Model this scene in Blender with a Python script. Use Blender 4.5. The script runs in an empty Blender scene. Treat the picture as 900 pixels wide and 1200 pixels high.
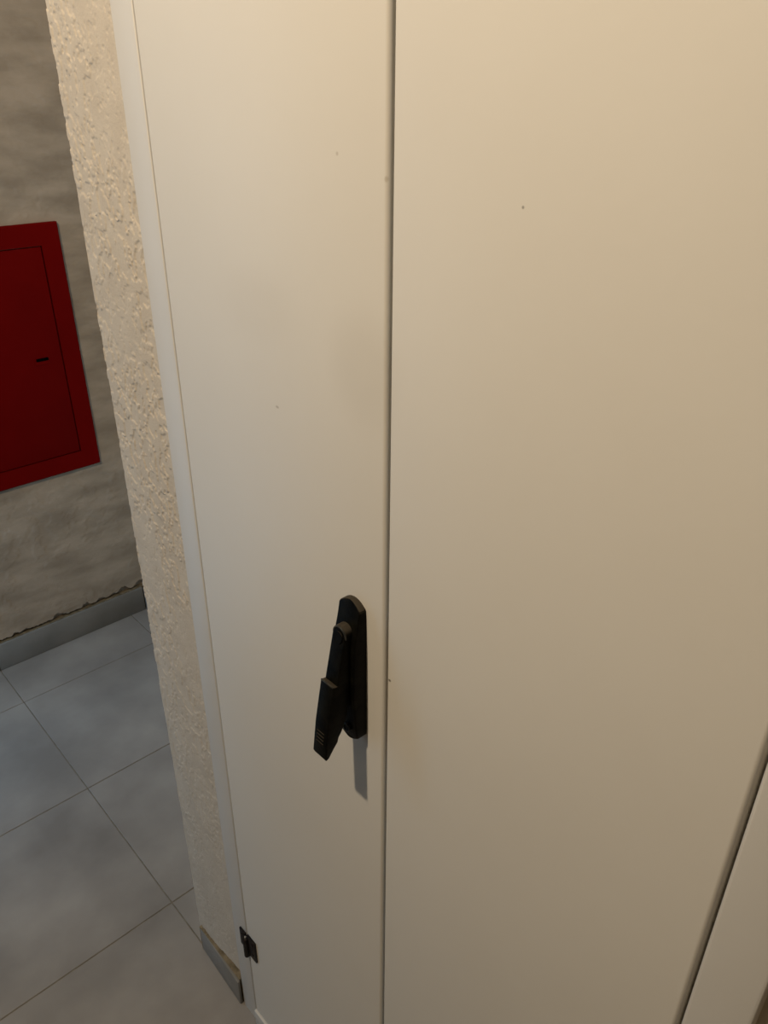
import bpy, bmesh, math
import numpy as np
from mathutils import Matrix, Vector

# ------------------------------------------------------------------ camera, sky, exposure
S = bpy.context.scene
COL = S.collection
cam_d = bpy.data.cameras.new('camera')
cam = bpy.data.objects.new('camera', cam_d)
COL.objects.link(cam)
S.camera = cam
cam_d.sensor_fit = 'VERTICAL'
cam_d.sensor_height = 36.0
cam_d.lens = 916.7 / 1200 * 36.0
cam_d.clip_start = 0.02
p, yw, rl = math.radians(28.436), math.radians(42.713), math.radians(0.438)
fwd = Vector((math.sin(yw) * math.cos(p), math.cos(yw) * math.cos(p), -math.sin(p)))
rgt = Vector((math.cos(yw), -math.sin(yw), 0))
upv = rgt.cross(fwd)
r2 = rgt * math.cos(rl) + upv * math.sin(rl)
u2 = -rgt * math.sin(rl) + upv * math.cos(rl)
cam.matrix_world = Matrix(((r2.x, u2.x, -fwd.x, 0), (r2.y, u2.y, -fwd.y, 0), (r2.z, u2.z, -fwd.z, 1.65), (0, 0, 0, 1)))

SKY_COL, SKY_STR = (0.31, 0.66, 1.04, 1), 4.6
LAMP_COL, LAMP_W = (1.0, 0.81, 0.575), 78.0
LAMP_POS = (-0.50, 0.60, 2.60)
W = bpy.data.worlds.new('overcast_sky')
S.world = W
W.use_nodes = True
W.node_tree.nodes['Background'].inputs[0].default_value = SKY_COL
W.node_tree.nodes['Background'].inputs[1].default_value = SKY_STR
# daylight portal in the open doorway left of the far wall
XL, XP, XD, XS = -1.20, 0.430, 0.425, 0.949          # left wall, plaster plane, cabinet plane, far side wall
YF, YE, YB = -3.20, 1.037, 2.280                     # wall behind camera, outer corner, far wall
ZC = 2.66
XW = -0.42                                            # unseen wall added close by to bring daylight onto the far floor
DOOR_Y0, DOOR_Y1, DOOR_Z = 1.86, 2.26, 2.10
pl = bpy.data.lights.new('daylight_portal', 'AREA')
pl.shape = 'RECTANGLE'
pl.size, pl.size_y = DOOR_Z, DOOR_Y1 - DOOR_Y0
pl.cycles.is_portal = True
plo = bpy.data.objects.new('daylight_portal', pl)
COL.objects.link(plo)
plo.location = (XW - 0.06, (DOOR_Y0 + DOOR_Y1) / 2, DOOR_Z / 2)
plo.rotation_euler = (0, -math.pi / 2, 0)
S.view_settings.view_transform = 'Standard'
S.view_settings.look = 'None'
S.view_settings.exposure = 0.0
S.view_settings.gamma = 1.0
S.view_settings.use_curve_mapping = False

# ------------------------------------------------------------------ materials
def mat(name, col, rough=0.5, col2=None, scale=3.0, stretch=(1, 1, 1), bump=0.0, bscale=60.0, metal=0.0, spec=0.5,
        detail=5.0, lo=0.35, hi=0.65, specks=None):
    m = bpy.data.materials.new(name)
    m.use_nodes = True
    nt = m.node_tree
    b = nt.nodes['Principled BSDF']
    b.inputs['Roughness'].default_value = rough
    b.inputs['Metallic'].default_value = metal
    b.inputs['Specular IOR Level'].default_value = spec
    b.inputs['Base Color'].default_value = (*col, 1)
    tc = nt.nodes.new('ShaderNodeNewGeometry')
    mp = nt.nodes.new('ShaderNodeMapping')
    mp.inputs['Scale'].default_value = stretch
    nt.links.new(tc.outputs['Position'], mp.inputs['Vector'])
    if col2:
        n = nt.nodes.new('ShaderNodeTexNoise')
        n.inputs['Scale'].default_value = scale
        n.inputs['Detail'].default_value = detail
        nt.links.new(mp.outputs[0], n.inputs['Vector'])
        r = nt.nodes.new('ShaderNodeValToRGB')
        r.color_ramp.elements[0].position = lo
        r.color_ramp.elements[1].position = hi
        r.color_ramp.elements[0].color = (*col, 1)
        r.color_ramp.elements[1].color = (*col2, 1)
        nt.links.new(n.outputs['Fac'], r.inputs['Fac'])
        out = r.outputs['Color']
        for (pos, rad, scol, fac) in (specks or []):      # scuffs with a place of their own on the paint
            d = nt.nodes.new('ShaderNodeVectorMath'); d.operation = 'SUBTRACT'
            nt.links.new(tc.outputs['Position'], d.inputs[0]); d.inputs[1].default_value = pos
            dv = nt.nodes.new('ShaderNodeVectorMath'); dv.operation = 'DIVIDE'
            nt.links.new(d.outputs[0], dv.inputs[0]); dv.inputs[1].default_value = (1, rad[0], rad[1])
            ln = nt.nodes.new('ShaderNodeVectorMath'); ln.operation = 'LENGTH'
            nt.links.new(dv.outputs[0], ln.inputs[0])
            mr = nt.nodes.new('ShaderNodeMapRange')
            mr.inputs['From Min'].default_value = 1.0; mr.inputs['From Max'].default_value = 0.3
            mr.inputs['To Max'].default_value = fac
            mr.interpolation_type = 'SMOOTHSTEP'
            nt.links.new(ln.outputs['Value'], mr.inputs['Value'])
            mx = nt.nodes.new('ShaderNodeMixRGB')
            nt.links.new(mr.outputs[0], mx.inputs[0]); nt.links.new(out, mx.inputs[1]); mx.inputs[2].default_value = (*scol, 1)
            out = mx.outputs[0]
        nt.links.new(out, b.inputs['Base Color'])
    if bump:
        n2 = nt.nodes.new('ShaderNodeTexNoise')
        n2.inputs['Scale'].default_value = bscale
        n2.inputs['Detail'].default_value = 6
        nt.links.new(mp.outputs[0], n2.inputs['Vector'])
        bp = nt.nodes.new('ShaderNodeBump')
        bp.inputs['Strength'].default_value = bump
        bp.inputs['Distance'].default_value = 0.002
        nt.links.new(n2.outputs['Fac'], bp.inputs['Height'])
        nt.links.new(bp.outputs[0], b.inputs['Normal'])
    return m

SC = (0.45, 0.40, 0.32)
M = {
    'paint': mat('cream_sheet_metal_paint', (0.80, 0.775, 0.72), 0.42, (0.765, 0.735, 0.675), 3.5, lo=0.3, hi=0.8, bump=0.04, bscale=90,
                 specks=[((XD, 0.6202, 1.3666), (0.004, 0.002), SC, 0.7), ((XD, 0.5174, 1.6051), (0.0022, 0.0022), SC, 0.5),
                         ((XD, 0.4613, 1.5908), (0.0022, 0.003), SC, 0.5), ((XD, 0.3317, 1.5838), (0.0015, 0.0015), (.12, .1, .08), 0.6),
                         ((XD, 0.4887, 1.4366), (0.06, 0.07), (0.62, 0.58, 0.51), 0.25), ((XD, 0.646, 1.462), (0.09, 0.05), (0.68, 0.64, 0.57), 0.2),
                         ((XD, 0.4500, 1.1198), (0.0028, 0.0022), (.10, .08, .05), 0.9)]),
    'frame': mat('cream_frame_paint', (0.72, 0.705, 0.675), 0.40, (0.665, 0.65, 0.615), 6, lo=0.3, hi=0.8, bump=0.04, bscale=90),
    'plaster': mat('rough_cream_plaster', (0.60, 0.535, 0.45), 0.9, (0.67, 0.605, 0.515), 25, bump=0.25, bscale=420, lo=0.3, hi=0.7, spec=0.2),
    'plaster_far': mat('trowelled_beige_plaster', (0.355, 0.30, 0.24), 0.85, (0.51, 0.435, 0.355), 9, stretch=(0.8, 1, 2.2), bump=0.35, bscale=60, lo=0.36, hi=0.66, spec=0.2),
    'wall': mat('plain_cream_plaster', (0.60, 0.54, 0.45), 0.9, (0.66, 0.60, 0.51), 12, bump=0.3, bscale=120, spec=0.2),
    'dark_wall': mat('unseen_wall_darkened', (0.12, 0.11, 0.095), 0.8, (0.14, 0.13, 0.11), 6, bump=0.2, bscale=120, spec=0.2),  # unseen walls, darkened to cut the lamp's bounced light
    'ceiling': mat('white_ceiling_paint', (0.50, 0.48, 0.45), 0.9, (0.54, 0.52, 0.49), 4),
    'mortar': mat('brown_mortar', (0.16, 0.13, 0.085), 0.95, (0.30, 0.25, 0.17), 60, bump=0.8, bscale=300, spec=0.1),
    'grout': mat('grey_grout', (0.19, 0.17, 0.14), 0.95, (0.27, 0.245, 0.205), 30, spec=0.1),
    'tile': mat('grey_beige_stoneware', (0.24, 0.226, 0.213), 0.45, (0.38, 0.360, 0.338), 4.2, detail=8, bump=0.08, bscale=60, spec=0.35, lo=0.33, hi=0.68),
    'skirt': mat('grey_skirting_stoneware', (0.19, 0.188, 0.178), 0.34, (0.265, 0.26, 0.248), 6, detail=8, spec=0.5),
    'red': mat('red_enamel', (0.155, 0.0012, 0.0006), 0.55, (0.18, 0.0016, 0.0008), 5, bump=0.08, bscale=200, spec=0.05),
    'black': mat('black_plastic', (0.0022, 0.0022, 0.0018), 0.5, (0.0075, 0.007, 0.005), 70, bump=0.15, bscale=300, spec=0.07),
    'ring_glint': mat('grey_ring_and_glint', (0.03, 0.03, 0.026), 0.5, (0.06, 0.058, 0.05), 120, spec=0.2),  # grey of the key ring and of the painted edge highlights
    'steel': mat('dull_grey_steel', (0.10, 0.10, 0.09), 0.4, (0.16, 0.155, 0.14), 120, metal=0.3),
    'screw': mat('bright_gap_dot', (0.75, 0.74, 0.70), 0.25, (0.68, 0.67, 0.64), 200, metal=0.9),  # bright dot over the hinge barrel, standing in for the white door
    'hinge': mat('dark_hinge_metal', (0.008, 0.006, 0.006), 0.45, (0.018, 0.013, 0.012), 120, bump=0.2, bscale=400, spec=0.15),
    'hole': mat('black_recess', (0.003, 0.002, 0.002), 0.9, (0.004, 0.003, 0.003), 50, spec=0.0),
    'bulb': mat('frosted_lamp_glass', (0.85, 0.82, 0.75), 0.4, (0.88, 0.85, 0.79), 8),
    'shaft': mat('dark_shaft_lining', (0.06, 0.055, 0.045), 0.9, (0.08, 0.075, 0.06), 10),
}

def add_dust_and_highlight(m, col, lo, hi):
    """upward faces of a part painted lighter: dust plus lamp highlight"""
    nt = m.node_tree; b = nt.nodes['Principled BSDF']
    src = b.inputs['Base Color'].links[0].from_socket
    g = nt.nodes.new('ShaderNodeNewGeometry'); sp = nt.nodes.new('ShaderNodeSeparateXYZ')
    nt.links.new(g.outputs['True Normal'], sp.inputs[0])
    mr = nt.nodes.new('ShaderNodeMapRange')
    mr.inputs['From Min'].default_value = lo; mr.inputs['From Max'].default_value = hi
    nt.links.new(sp.outputs['Z'], mr.inputs['Value'])
    mx = nt.nodes.new('ShaderNodeMixRGB'); mx.inputs[2].default_value = (*col, 1)
    nt.links.new(mr.outputs[0], mx.inputs[0]); nt.links.new(src, mx.inputs[1])
    nt.links.new(mx.outputs[0], b.inputs['Base Color'])
add_dust_and_highlight(M['black'], (0.055, 0.047, 0.036), 0.35, 0.75)  # dust and lamp highlight put into the colour of the handle's tops

# ------------------------------------------------------------------ helpers
def put(name, verts, faces, m, parent=None, smooth=False, loc=(0, 0, 0)):
    me = bpy.data.meshes.new(name)
    me.from_pydata([tuple(map(float, v)) for v in verts], [], faces)
    me.materials.append(M[m])
    bm = bmesh.new(); bm.from_mesh(me)
    bmesh.ops.recalc_face_normals(bm, faces=bm.faces)
    bm.to_mesh(me); bm.free()
    if smooth:
        me.polygons.foreach_set('use_smooth', [True] * len(me.polygons))
    o = bpy.data.objects.new(name, me)
    COL.objects.link(o)
    o.location = loc
    if parent:
        o.parent = parent
    return o

def empty(name, loc):
    o = bpy.data.objects.new(name, None)
    COL.objects.link(o)
    o.location = loc
    o.empty_display_size = 0.05
    return o

def tag(o, label=None, cat=None, kind=None, group=None):
    if label: o['label'] = label
    if cat: o['category'] = cat
    if kind: o['kind'] = kind
    if group: o['group'] = group
    return o

def boxes(bs):
    V, F = [], []
    for (x0, x1, y0, y1, z0, z1) in bs:
        k = len(V)
        V += [(x, y, z) for x in (x0, x1) for y in (y0, y1) for z in (z0, z1)]
        F += [tuple(k + i for i in f) for f in ((0, 1, 3, 2), (4, 6, 7, 5), (0, 4, 5, 1), (2, 3, 7, 6), (0, 2, 6, 4), (1, 5, 7, 3))]
    return V, F

def bbox(name, b, m, parent=None, r=0.0, seg=2, keep=None):
    """box b=(x0,x1,y0,y1,z0,z1) with its edges rounded by r; local to parent's origin"""
    o = put(name, *boxes([b]), m, parent)
    if r:
        me = o.data
        bm = bmesh.new(); bm.from_mesh(me)
        es = [e for e in bm.edges if keep is None or keep(e)]
        bmesh.ops.bevel(bm, geom=es, offset=r, segments=seg, profile=0.5, affect='EDGES')
        for f in bm.faces:
            f.smooth = True
        bm.to_mesh(me); bm.free()
        try:
            me.set_sharp_from_angle(angle=math.radians(35))
        except Exception:
            pass
    return o

def loft(rows, cap=True):
    n = len(rows[0]); V = [p_ for r in rows for p_ in r]; F = []
    for i in range(len(rows) - 1):
        for j in range(n):
            a, b = i * n + j, i * n + (j + 1) % n
            F.append((a, b, b + n, a + n))
    if cap:
        F.append(tuple(range(n)))
        F.append(tuple(range((len(rows) - 1) * n, len(rows) * n)))
    return V, F

def cyl(p0, p1, r, n=20, r1=None):
    p0, p1 = Vector(p0), Vector(p1); d = (p1 - p0).normalized()
    a = d.orthogonal().normalized(); b = d.cross(a); r1 = r if r1 is None else r1
    rows = []
    for pt, rr in ((p0, r), (p1, r1)):
        rows.append([tuple(pt + (a * math.cos(t) + b * math.sin(t)) * rr) for t in [2 * math.pi * k / n for k in range(n)]])
    return loft(rows)

def torus(c, axis, R, r, n=28, k=10, a0=0, a1=2 * math.pi):
    c = Vector(c); d = Vector(axis).normalized(); a = d.orthogonal().normalized(); b = d.cross(a)
    full = abs(a1 - a0 - 2 * math.pi) < 1e-6
    V, F = [], []
    m_ = n if full else n + 1
    for i in range(m_):
        t = a0 + (a1 - a0) * i / n
        e = a * math.cos(t) + b * math.sin(t)
        for j in range(k):
            s = 2 * math.pi * j / k
            V.append(tuple(c + e * (R + r * math.cos(s)) + d * r * math.sin(s)))
    for i in range(m_ if full else m_ - 1):
        for j in range(k):
            i2 = (i + 1) % m_
            F.append((i * k + j, i * k + (j + 1) % k, i2 * k + (j + 1) % k, i2 * k + j))
    return V, F

def vnoise(u, v, seed):
    rs = np.random.RandomState(seed); G = rs.rand(256, 256)
    iu, iv = np.floor(u).astype(int), np.floor(v).astype(int)
    fu, fv = u - iu, v - iv
    fu, fv = fu * fu * (3 - 2 * fu), fv * fv * (3 - 2 * fv)
    g = lambda a, b: G[a % 256, b % 256]
    return (g(iu, iv) * (1 - fu) + g(iu + 1, iv) * fu) * (1 - fv) + (g(iu, iv + 1) * (1 - fu) + g(iu + 1, iv + 1) * fu) * fv

def fbm(u, v, seed, octs=4):
    s, a, t = 0, 1.0, 0
    for i in range(octs):
        s = s + a * vnoise(u * 2 ** i + 13.7 * i, v * 2 ** i + 7.1 * i, seed + i); t += a; a *= 0.5
    return s / t

def sstep(x, a, b):
    t = np.clip((x - a) / (b - a), 0, 1)
    return t * t * (3 - 2 * t)

def knockdown(u, v, seed):
    """flattened stucco relief, 0..1: flat raised patches with crisp rims, small pits and runs between them"""
    w = fbm(u * 40, v * 26, seed, 2)
    a = fbm(u * 100 + 1.2 * w, v * 62 + 1.2 * w, seed + 10, 3)
    b = fbm(u * 210 + 40, v * 150, seed + 20, 3)
    c = fbm(u * 120 + 9, v * 85 + 5, seed + 40, 2)
    patch = sstep(a, 0.44, 0.50)
    pit = sstep(b, 0.57, 0.66) * sstep(c, 0.36, 0.54)
    rim = np.exp(-((a - 0.51) / 0.02) ** 2)
    zone = sstep(fbm(u * 14, v * 8, seed + 30, 2), 0.22, 0.46)
    return (0.15 + zone * (0.60 * patch + 0.06 * rim) + 0.25 * (1 - zone)) * (1 - 0.8 * pit) + 0.10 * fbm(u * 300, v * 260, seed + 60, 2)

# ------------------------------------------------------------------ floor
fl = put('floor', *boxes([(XL - 0.1, XS + 0.1, YF - 0.1, DOOR_Y0, -0.06, -0.0016), (XW - 0.06, XS + 0.1, DOOR_Y0, YB + 0.1, -0.06, -0.0016)]), 'grout')
tag(fl, kind='structure')
T, J = 0.450, 0.0028
X0T, Y0T = 0.429, 1.173
tile_me = None
i0 = math.floor((XL - 0.2 - X0T) / T); i1 = math.ceil((XS - X0T) / T)
j0 = math.floor((YF - Y0T) / T); j1 = math.ceil((YB - Y0T) / T)
def clipb(a, b, lo, hi):
    return max(a, lo), min(b, hi)
for i in range(i0, i1):
    for j in range(j0, j1):
        ya, yb = clipb(Y0T + j * T + J / 2, Y0T + (j + 1) * T - J / 2, YF, YB)
        xa, xb = clipb(X0T + i * T + J / 2, X0T + (i + 1) * T - J / 2, XL if ya < 1.5 else XW - 0.06, XS)
        if xb - xa < 0.01 or yb - ya < 0.01 or (xa > XP - 0.01 and yb < YE - 0.01):
            continue
        bbox('tile', (xa, xb, ya, yb, -0.008, 0.0), 'tile', fl, r=0.0008, seg=1)

# ------------------------------------------------------------------ walls
def relief_wall(name, along, fixed, u0, u1, zlo_fn, z1, step, amp, seed, m, kind, extra=None, stretch=(1, 1), smooth_low=None, round_edge=None):
    """wall skin with real relief. along='y': face at x=fixed looking -x; along='x': face at y=fixed looking -y"""
    nu, nz = int(round((u1 - u0) / step)) + 1, int(round(z1 / step)) + 1
    u = np.linspace(u0, u1, nu); U = np.repeat(u[None, :], nz, 0)
    lo = zlo_fn(u)
    Tt = np.linspace(0, 1, nz)[:, None]
    Z = lo[None, :] + (z1 - lo[None, :]) * Tt
    k = knockdown(U * stretch[0], Z * stretch[1], seed)
    if smooth_low:
        k = k * (smooth_low + (1 - smooth_low) * sstep(Z, 0.35, 1.25))
    D = amp * k
    if round_edge:                                        # worn, slightly rounded outer corner
        e = np.clip((U - (u1 - round_edge)) / round_edge, 0, 1)
        U = U + 0.0028 * (fbm(Z * 45, Z * 0 + 3.3, seed + 50, 3) - 0.5) * sstep(e, 0.0, 1.0)
    if along == 'y':
        P = np.stack([fixed - D, U, Z], -1)
    else:
        P = np.stack([U, fixed - D, Z], -1)
    V = P.reshape(-1, 3)
    idx = np.arange(nu * nz).reshape(nz, nu)
    F = np.stack([idx[:-1, :-1], idx[:-1, 1:], idx[1:, 1:], idx[1:, :-1]], -1).reshape(-1, 4)
    V = V.tolist(); F = [tuple(f) for f in F.tolist()]
    # returns: bottom and far edge go back into the wall
    dep = 0.02
    def strip(ids, vec):
        k0 = len(V)
        for q in ids:
            V.append([V[q][0] + vec[0], V[q][1] + vec[1], V[q][2] + vec[2]])
        for a in range(len(ids) - 1):
            F.append((ids[a], ids[a + 1], k0 + a + 1, k0 + a))
    bv = (dep, 0, 0) if along == 'y' else (0, dep, 0)
    strip(idx[0, :].tolist(), bv)
    strip(idx[:, 0].tolist(), bv)
    strip(idx[:, -1].tolist(), (0.1, 0, 0) if along == 'y' else bv)
    if extra:
        ev, ef = extra
        k0 = len(V); V += [list(v) for v in ev]; F += [tuple(k0 + a for a in f) for f in ef]
    me = bpy.data.meshes.new(name)
    me.from_pydata(V, [], F)
    me.materials.append(M[m])
    me.polygons.foreach_set('use_smooth', [True] * len(me.polygons))
    try:
        me.set_sharp_from_angle(angle=math.radians(50))
    except Exception:
        pass
    o = bpy.data.objects.new(name, me)
    COL.objects.link(o)
    return tag(o, kind=kind)

CY0, CY1, CZ = 0.055, 0.8705, 2.10                     # cabinet opening in the plaster
def low_right(u):
    t = (u - CY1) / (YE - CY1)
    return 0.094 - 0.026 * sstep(t, 0.1, 1.0) + 0.012 * (fbm(u * 60, u * 0 + 1.5, 77, 3) - 0.5)
wr = relief_wall('wall_right', 'y', XP, CY1 - 0.001, YE, low_right, 2.0, 0.0012, 0.0020, 5, 'plaster', 'structure',
                 extra=boxes([(XP + 0.012, XP + 0.35, CY1 + 0.001, YE - 0.004, 0, ZC), (XP, XP + 0.014, CY1, YE, 2.0, ZC),
                              (XP, XP + 0.35, YF, CY0 - 0.011, 0, ZC), (XP + 0.009, XP + 0.35, CY0 - 0.012, CY0 + 0.0005, 0, ZC), (XP, XP + 0.35, CY0, CY1 + 0.001, CZ, ZC),
                              (XP + 0.35, XS + 0.1, YF, YE - 0.004, 0, ZC)]), smooth_low=0.45, round_edge=0.004)
def low_back(u):
    j = fbm(u * 38, u * 0 + 4.4, 31, 4)
    return 0.1035 + 0.016 * sstep(j, 0.45, 0.8) + 0.006 * (fbm(u * 150, u * 0 + 2, 41, 2) - 0.5) + 0.016 * sstep(u, 0.905, 0.930)
wb = relief_wall('wall_back', 'x', YB, 0.10, XS, low_back, 2.0, 0.004, 0.0016, 200, 'plaster_far', 'structure', stretch=(0.25, 0.5),
                 extra=boxes([(0.10, XS + 0.1, YB + 0.016, YB + 0.12, 0, 2.0), (0.10, XS + 0.1, YB, YB + 0.12, 2.0, ZC),
                              (XW - 0.06, 0.10, YB, YB + 0.12, 0, ZC)]))
tag(put('wall_side', *boxes([(XS, XS + 0.1, YE - 0.01, YB + 0.1, 0, ZC)]), 'wall'), kind='structure')
tag(put('wall_left', *boxes([(XL - 0.12, XL, YF - 0.1, DOOR_Y0, 0, ZC), (XL, XW, DOOR_Y0 - 0.10, DOOR_Y0, 0, ZC),  # return wall added out of view to bring the daylight opening closer
                             (XW - 0.06, XW, DOOR_Y0, YB + 0.1, DOOR_Z, ZC)]), 'dark_wall'), kind='structure')
tag(put('wall_front', *boxes([(XL - 0.12, XP + 0.35, YF - 0.12, YF, 0, ZC)]), 'dark_wall'), kind='structure')
tag(put('ceiling', *boxes([(XL - 0.12, XS + 0.1, YF - 0.12, DOOR_Y0, ZC, ZC + 0.1), (XW - 0.06, XS + 0.1, DOOR_Y0, YB + 0.12, ZC, ZC + 0.1)]), 'ceiling'), kind='structure')
tag(put('trim_1', *boxes([(XW - 0.06, XW + 0.012, DOOR_Y0, DOOR_Y0 + 0.03, 0, DOOR_Z),
                          (XW - 0.06, XW + 0.012, DOOR_Y1 - 0.012, YB - 0.002, 0, DOOR_Z),
                          (XW - 0.06, XW + 0.012, DOOR_Y0 + 0.03, DOOR_Y1 - 0.012, DOOR_Z - 0.03, DOOR_Z)]), 'frame'), kind='structure')

# skirting: strips of the floor tile, mortar behind their top edge
def skirting(name, pieces, mortar):
    root = put(name, *boxes(mortar), 'mortar')
    tag(root, kind='structure')
    for b in pieces:
        bbox('skirting_tile', b, 'skirt', root, r=0.0012, seg=2)
    return root
cuts = [XW + 0.02, -0.021, 0.429, XS - 0.014]
skirting('baseboard_back', [(a + 0.001, b - 0.001, YB - 0.012, YB - 0.003, 0.001, 0.0935) for a, b in zip(cuts[:-1], cuts[1:])],
         [(XW + 0.02, XS - 0.002, YB - 0.004, YB + 0.018, 0.001, 0.0945)])
skirting('baseboard_side', [(XS - 0.013, XS - 0.001, YE + 0.01, 1.622, 0.001, 0.0935), (XS - 0.013, XS - 0.001, 1.624, YB - 0.013, 0.001, 0.0935)],
         [(XS - 0.002, XS + 0.004, YE + 0.01, YB - 0.004, 0.001, 0.094)])
# short piece between cabinet and outer corner, its mortar bed showing on top
br = skirting('baseboard_right', [(0.4185, 0.4245, 0.874, 1.028, 0.001, 0.0750)],
              [(0.4240, XP + 0.013, 0.8765, 1.030, 0.001, 0.0760)])
for v in br.children[0].data.vertices:
    v.co.x += 0.0052 * min(1, max(0, (v.co.y - 0.874) / 0.154))
skirting('baseboard_front', [(XP - 0.010, XP - 0.001, a + 0.001, b - 0.001, 0.001, 0.0765) for a, b in ((YF, -2.85), (-2.85, -2.4), (-2.4, -1.95), (-1.95, -1.5), (-1.5, -1.05), (-1.05, -0.6), (-0.6, -0.15), (-0.15, 0.043))],
         [(XP - 0.002, XP + 0.004, YF, 0.043, 0.001, 0.075)])

# ------------------------------------------------------------------ the cabinet
SL, GM, SR = 0.8220, 0.4530, 0.1010                    # left seam, middle gap, right seam (y)
ZB, ZT = 0.047, 2.02
cab = empty('utility_cabinet', (XD, (CY0 + CY1) / 2, 0))
tag(cab, 'tall cream sheet-metal cabinet with two flush doors set into the rough plaster wall', 'cabinet')
OX, OY = XD, (CY0 + CY1) / 2
def L(b):
    return (b[0] - OX, b[1] - OX, b[2] - OY, b[3] - OY, b[4], b[5])
vert_front = lambda e: abs(e.verts[0].co.z - e.verts[1].co.z) > 0.5 and e.verts[0].co.x < 0.005
front = lambda e: e.verts[0].co.x < 0.005 and e.verts[1].co.x < 0.005
bbox('frame_stile', L((XD, XD + 0.045, SL + 0.0014, CY1, 0.0, CZ)), 'frame', cab, 0.0022, 3, front)
bbox('frame_stile', L((XD, XD + 0.045, CY0, SR - 0.0006, 0.0, CZ)), 'frame', cab, 0.0030, 4, front)
bbox('frame_rail', L((XD - 0.004, XD + 0.045, SR - 0.0006, SL + 0.0014, 0.0, ZB - 0.003)), 'frame', cab, 0.002, 3, front)
bbox('frame_rail', L((XD, XD + 0.045, SR - 0.0012, SL + 0.0014, ZT + 0.003, CZ)), 'frame', cab, 0.002, 3, front)
put('back_panel', *boxes([L((XD + 0.024, XD + 0.26, CY0 + 0.002, CY1 - 0.002, 0.002, CZ - 0.002))]), 'shaft', cab)

def leaf(y0, y1, rl_, rr_):
    """door leaf: pan of bent sheet; rl_ bend radius at +y edge, rr_ at -y edge"""
    d = 0.021
    prof = [(d, y1)]
    for k in range(7):
        t = math.pi / 2 * k / 6
        prof.append((rl_ - rl_ * math.sin(t), y1 - rl_ + rl_ * math.cos(t)))
    for k in range(9):
        t = math.pi / 2 * k / 8
        prof.append((rr_ - rr_ * math.cos(t), y0 + rr_ - rr_ * math.sin(t)))
    prof.append((d, y0))
    rows = [[(x + XD - OX, y - OY, z) for x, y in prof] for z in (ZB, ZT)]
    o = put('door', *loft(rows), 'paint', cab, smooth=True)
    o.data.set_sharp_from_angle(angle=math.radians(35))
    return o
leaf(GM + 0.0058, SL - 0.0014, 0.0015, 0.0044)
leaf(SR + 0.0028, GM, 0.0012, 0.0036)

# hinge across the left seam
zc = 0.2585
hg = put('hinge', *loft([[(XD - 0.0045 - OX + 0.0055 * math.cos(t), SL - OY + 0.0055 * math.sin(t), z) for t in [2 * math.pi * k / 16 for k in range(16)]]
                         for z in (zc - 0.032, zc + 0.018)]), 'hinge', cab, smooth=True)
hg.data.set_sharp_from_angle(angle=math.radians(40))
hg['label'] = 'small black hinge across the seam'
bbox('hinge_plate', L((XD - 0.0035, XD + 0.001, SL + 0.003, SL + 0.0215, zc - 0.020, zc + 0.026)), 'hinge', hg, 0.001, 2)
bbox('hinge_plate', L((XD - 0.0035, XD + 0.001, SL - 0.029, SL - 0.003, zc - 0.026, zc + 0.030)), 'hinge', hg, 0.001, 2)
put('hinge_gap_dot', *cyl((XD - 0.0045 - OX, SL - OY, zc + 0.017), (XD - 0.0045 - OX, SL - OY, zc + 0.0225), 0.0026, 14, 0.0018), 'screw', hg)  # bright dot added where the white door shows through a hinge gap
for (yy, zz) in ((SL + 0.0135, zc + 0.014), (SL + 0.0135, zc - 0.011), (SL - 0.019, zc + 0.017), (SL - 0.019, zc - 0.013)):
    put('screw', *cyl((XD - 0.0043 - OX, yy - OY, zz), (XD - 0.003 - OX, yy - OY, zz), 0.0028, 14), 'hinge', hg)

# handle: wedge-shaped base, lever lifted out at its lower end, thick grip
YC = 0.5023
def lerp(x, xs, ys):
    return float(np.interp(x, xs, ys))
def section(yc, hw, back, frontx, z, r=0.0022):
    pts = [(back, hw), (frontx - r, hw)]
    for k in range(1, 4):
        t = math.pi / 2 * k / 4
        pts.append((frontx - r + r * math.sin(t), hw - r + r * math.cos(t)))
    pts.append((frontx, hw - r))
    pts = pts + [(a, -b) for a, b in reversed(pts)]
    return [(XD - a - OX, yc + b - OY, z) for a, b in pts]
rows = []
HW = 0.0167
zs_out = ([1.016, 1.03, 1.08, 1.15, 1.172, 1.196], [0.012, 0.0155, 0.0185, 0.0165, 0.011, 0.0068])
n_arch = 8
for k in range(n_arch):                                 # rounded bottom
    t = (k + 0.35) / n_arch
    rows.append((HW * math.sqrt(t), 1.0125 + 0.009 * t))
for z in np.linspace(1.026, 1.1865, 16):
    rows.append((HW, float(z)))
for k in range(1, 9):                                   # arched top
    t = k / 8 * 0.985
    rows.append((HW * math.sqrt(1 - t), 1.1875 + 0.0085 * t))
base_rows = [section(YC, w, -0.0005, lerp(z, *zs_out), z, min(0.002, w * 0.5)) for w, z in rows]
hb = put('handle', *loft(base_rows), 'black', cab, smooth=True)
hb.data.set_sharp_from_angle(angle=math.radians(40))
hb['label'] = 'black plastic swing handle with its lever lifted out'
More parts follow.
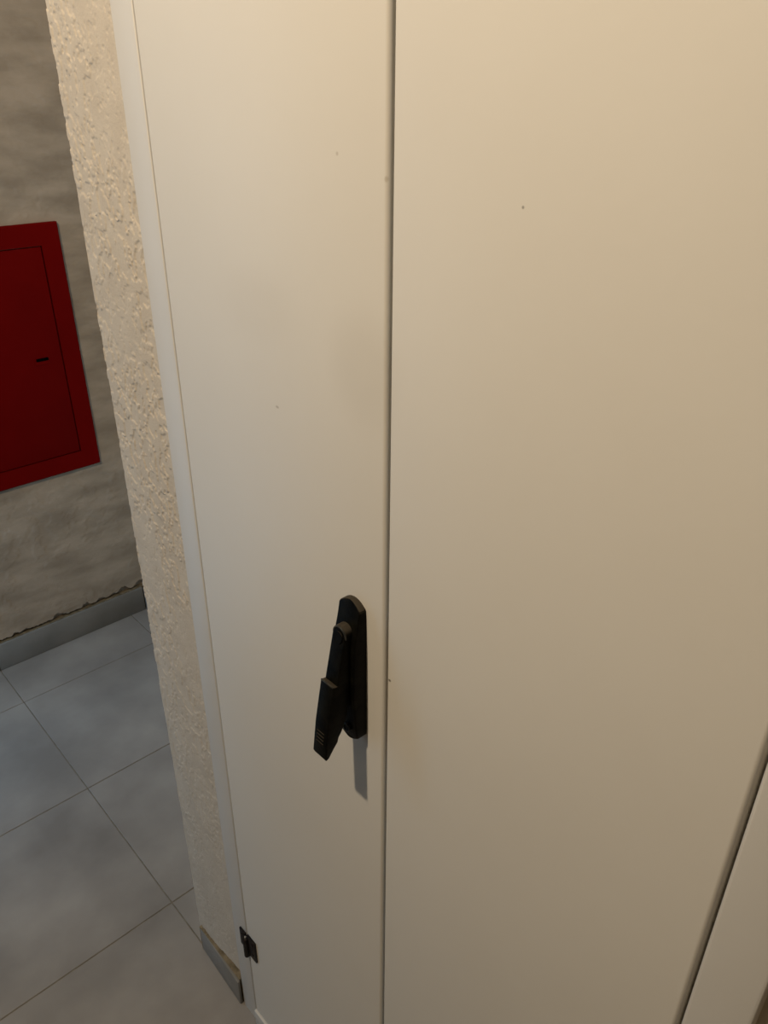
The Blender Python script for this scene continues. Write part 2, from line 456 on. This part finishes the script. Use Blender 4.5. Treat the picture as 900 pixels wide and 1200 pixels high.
# lever stem
LW = 0.0103
rows = []
for z in np.linspace(1.07, 1.160, 12):
    rows.append((LW, float(z)))
for k in range(1, 9):
    t = k / 8 * 0.985
    rows.append((LW * math.sqrt(1 - t ** 2), 1.160 + 0.0095 * t))
st = put('lever', *loft([section(YC, w, lerp(z, [1.07, 1.17], [0.016, 0.009]), lerp(z, [1.07, 1.105, 1.170], [0.041, 0.0345, 0.0205]), z, min(0.0018, w * .5))
                         for w, z in rows]), 'black', hb, smooth=True)
st.data.set_sharp_from_angle(angle=math.radians(40))
put('pivot_pin', *cyl((XD - 0.0245 - OX, YC - OY, 1.157), (XD - 0.019 - OX, YC - OY, 1.1555), 0.0065, 22), 'black', hb)
put('lever_top_glint', *torus((XD - 0.0215 - OX, YC - OY, 1.1590), (1, 0, 0), 0.0095, 0.0011, 28, 8), 'ring_glint', hb, smooth=True)  # grey ring added as a painted highlight around the lever's top
# grip: side profile (out, z) extruded in y, edges rounded
prof = [(0.0400, 1.1055), (0.0300, 1.1035), (0.0205, 1.098), (0.0215, 1.060), (0.0270, 1.047), (0.0300, 1.040), (0.0345, 1.034), (0.0360, 1.028),
        (0.0405, 1.023), (0.0485, 1.0125), (0.0525, 1.0105), (0.0545, 1.0150), (0.0495, 1.055)]
gw = 0.0106
V, F = loft([[(XD - a - OX, YC + s * gw - OY, z) for a, z in prof] for s in (-1, 1)])
gr = put('grip', V, F, 'black', hb)
bm = bmesh.new(); bm.from_mesh(gr.data)
es = [e for e in bm.edges if abs(e.verts[0].co.y - e.verts[1].co.y) < 1e-6]
bmesh.ops.bevel(bm, geom=es, offset=0.0013, segments=2, profile=0.5, affect='EDGES')
for f in bm.faces: f.smooth = True
bm.to_mesh(gr.data); bm.free()
gr.data.set_sharp_from_angle(angle=math.radians(32))
for k in range(4):                                       # ribs near the grip's tip
    z = 1.030 + 0.0045 * k
    o_ = lerp(z, [1.0150, 1.055], [0.0545, 0.0495])
    put('grip_rib', *boxes([L((XD - o_ - 0.0006, XD - o_ + 0.002, YC - 0.006, YC + 0.006, z, z + 0.0016))]), 'black', hb)
put('grip_edge_glint', *cyl((XD - 0.0398 - OX, YC - gw + 0.001 - OY, 1.1053), (XD - 0.0398 - OX, YC + gw - 0.001 - OY, 1.1053), 0.0011, 12), 'ring_glint', hb, smooth=True)  # grey strip added as a painted highlight along the grip's top edge
# key cylinder in the lower end of the base
zk = 1.0335
put('key_cylinder', *cyl((XD - 0.0185 - OX, YC - 0.004 - OY, zk), (XD - 0.012 - OX, YC - 0.004 - OY, zk), 0.0048, 22), 'black', hb, smooth=False)
put('key_ring', *torus((XD - 0.0183 - OX, YC - 0.004 - OY, zk), (1, 0, 0), 0.0048, 0.0009), 'ring_glint', hb, smooth=True)

# ------------------------------------------------------------------ red fire hose cabinet on the far wall
RX0, RX1, RZ0, RZ1 = 0.250, 0.868, 0.6005, 1.3245
DX0, DX1, DZ0, DZ1 = 0.306, 0.812, 0.6585, 1.2635
YR = YB - 0.0145
fc = empty('fire_hose_cabinet', ((RX0 + RX1) / 2, YB, RZ0))
tag(fc, 'red metal fire hose cabinet recessed in the far beige plaster wall', 'fire cabinet')
QX, QY, QZ = (RX0 + RX1) / 2, YB, RZ0
def Q(b):
    return (b[0] - QX, b[1] - QX, b[2] - QY, b[3] - QY, b[4] - QZ, b[5] - QZ)
G = 0.0032
ring_o = [(RX0, RZ0), (RX1, RZ0), (RX1, RZ1), (RX0, RZ1)]
ring_i = [(DX0 - G, DZ0 - G), (DX1 + G, DZ0 - G), (DX1 + G, DZ1 + G), (DX0 - G, DZ1 + G)]
e_ = 0.003
ring_b = [(x + (e_ if x == RX0 else -e_), z + (e_ if z == RZ0 else -e_)) for x, z in ring_o]
V, F = [], []
for ring, y in ((ring_o, YB + 0.002), (ring_o, YR + e_), (ring_b, YR), (ring_i, YR + 0.0015), (ring_i, YB + 0.010)):
    V += [(x - QX, y - QY, z - QZ) for x, z in ring]
for a in range(4):
    for k in range(4):
        F.append((a * 4 + k, a * 4 + (k + 1) % 4, a * 4 + 4 + (k + 1) % 4, a * 4 + 4 + k))
put('frame', V, F, 'red', fc)
fd = bbox('door', Q((DX0, DX1, YR + 0.0030, YR + 0.016, DZ0, DZ1)), 'red', fc, 0.0012, 2)
put('box', *boxes([Q((RX0 + 0.02, RX1 - 0.02, YB + 0.009, YB + 0.15, RZ0 + 0.02, RZ1 - 0.02))]), 'hole', fc)
# latch slot with a small pull tongue
put('latch_plate', *boxes([Q((0.733, 0.777, YR + 0.0014, YR + 0.004, 0.944, 0.9545))]), 'red', fd)
put('latch_slot', *boxes([Q((0.738, 0.772, YR + 0.0006, YR + 0.004, 0.9550, 0.9630))]), 'hole', fd)

# ------------------------------------------------------------------ ceiling lamp above the cabinet (out of frame)
lx, ly, lz = LAMP_POS
cl = empty('ceiling_lamp', (lx, ly, ZC))
tag(cl, 'small round ceiling lamp with open rim above the cabinet', 'lamp')
put('ceiling_plate', *cyl((0, 0, 0.001), (0, 0, -0.012), 0.075, 32), 'frame', cl)
put('rim', *torus((0, 0, -0.014), (0, 0, 1), 0.075, 0.006), 'frame', cl, smooth=True)
ld = bpy.data.lights.new('lamp_bulb', 'SPOT')
ld.spot_size = math.radians(170)
ld.spot_blend = 0.25
ld.energy = LAMP_W
ld.color = LAMP_COL
ld.shadow_soft_size = 0.035
lo_ = bpy.data.objects.new('lamp_bulb', ld)
COL.objects.link(lo_)
lo_.parent = cl
lo_.location = (0, 0, lz - ZC)
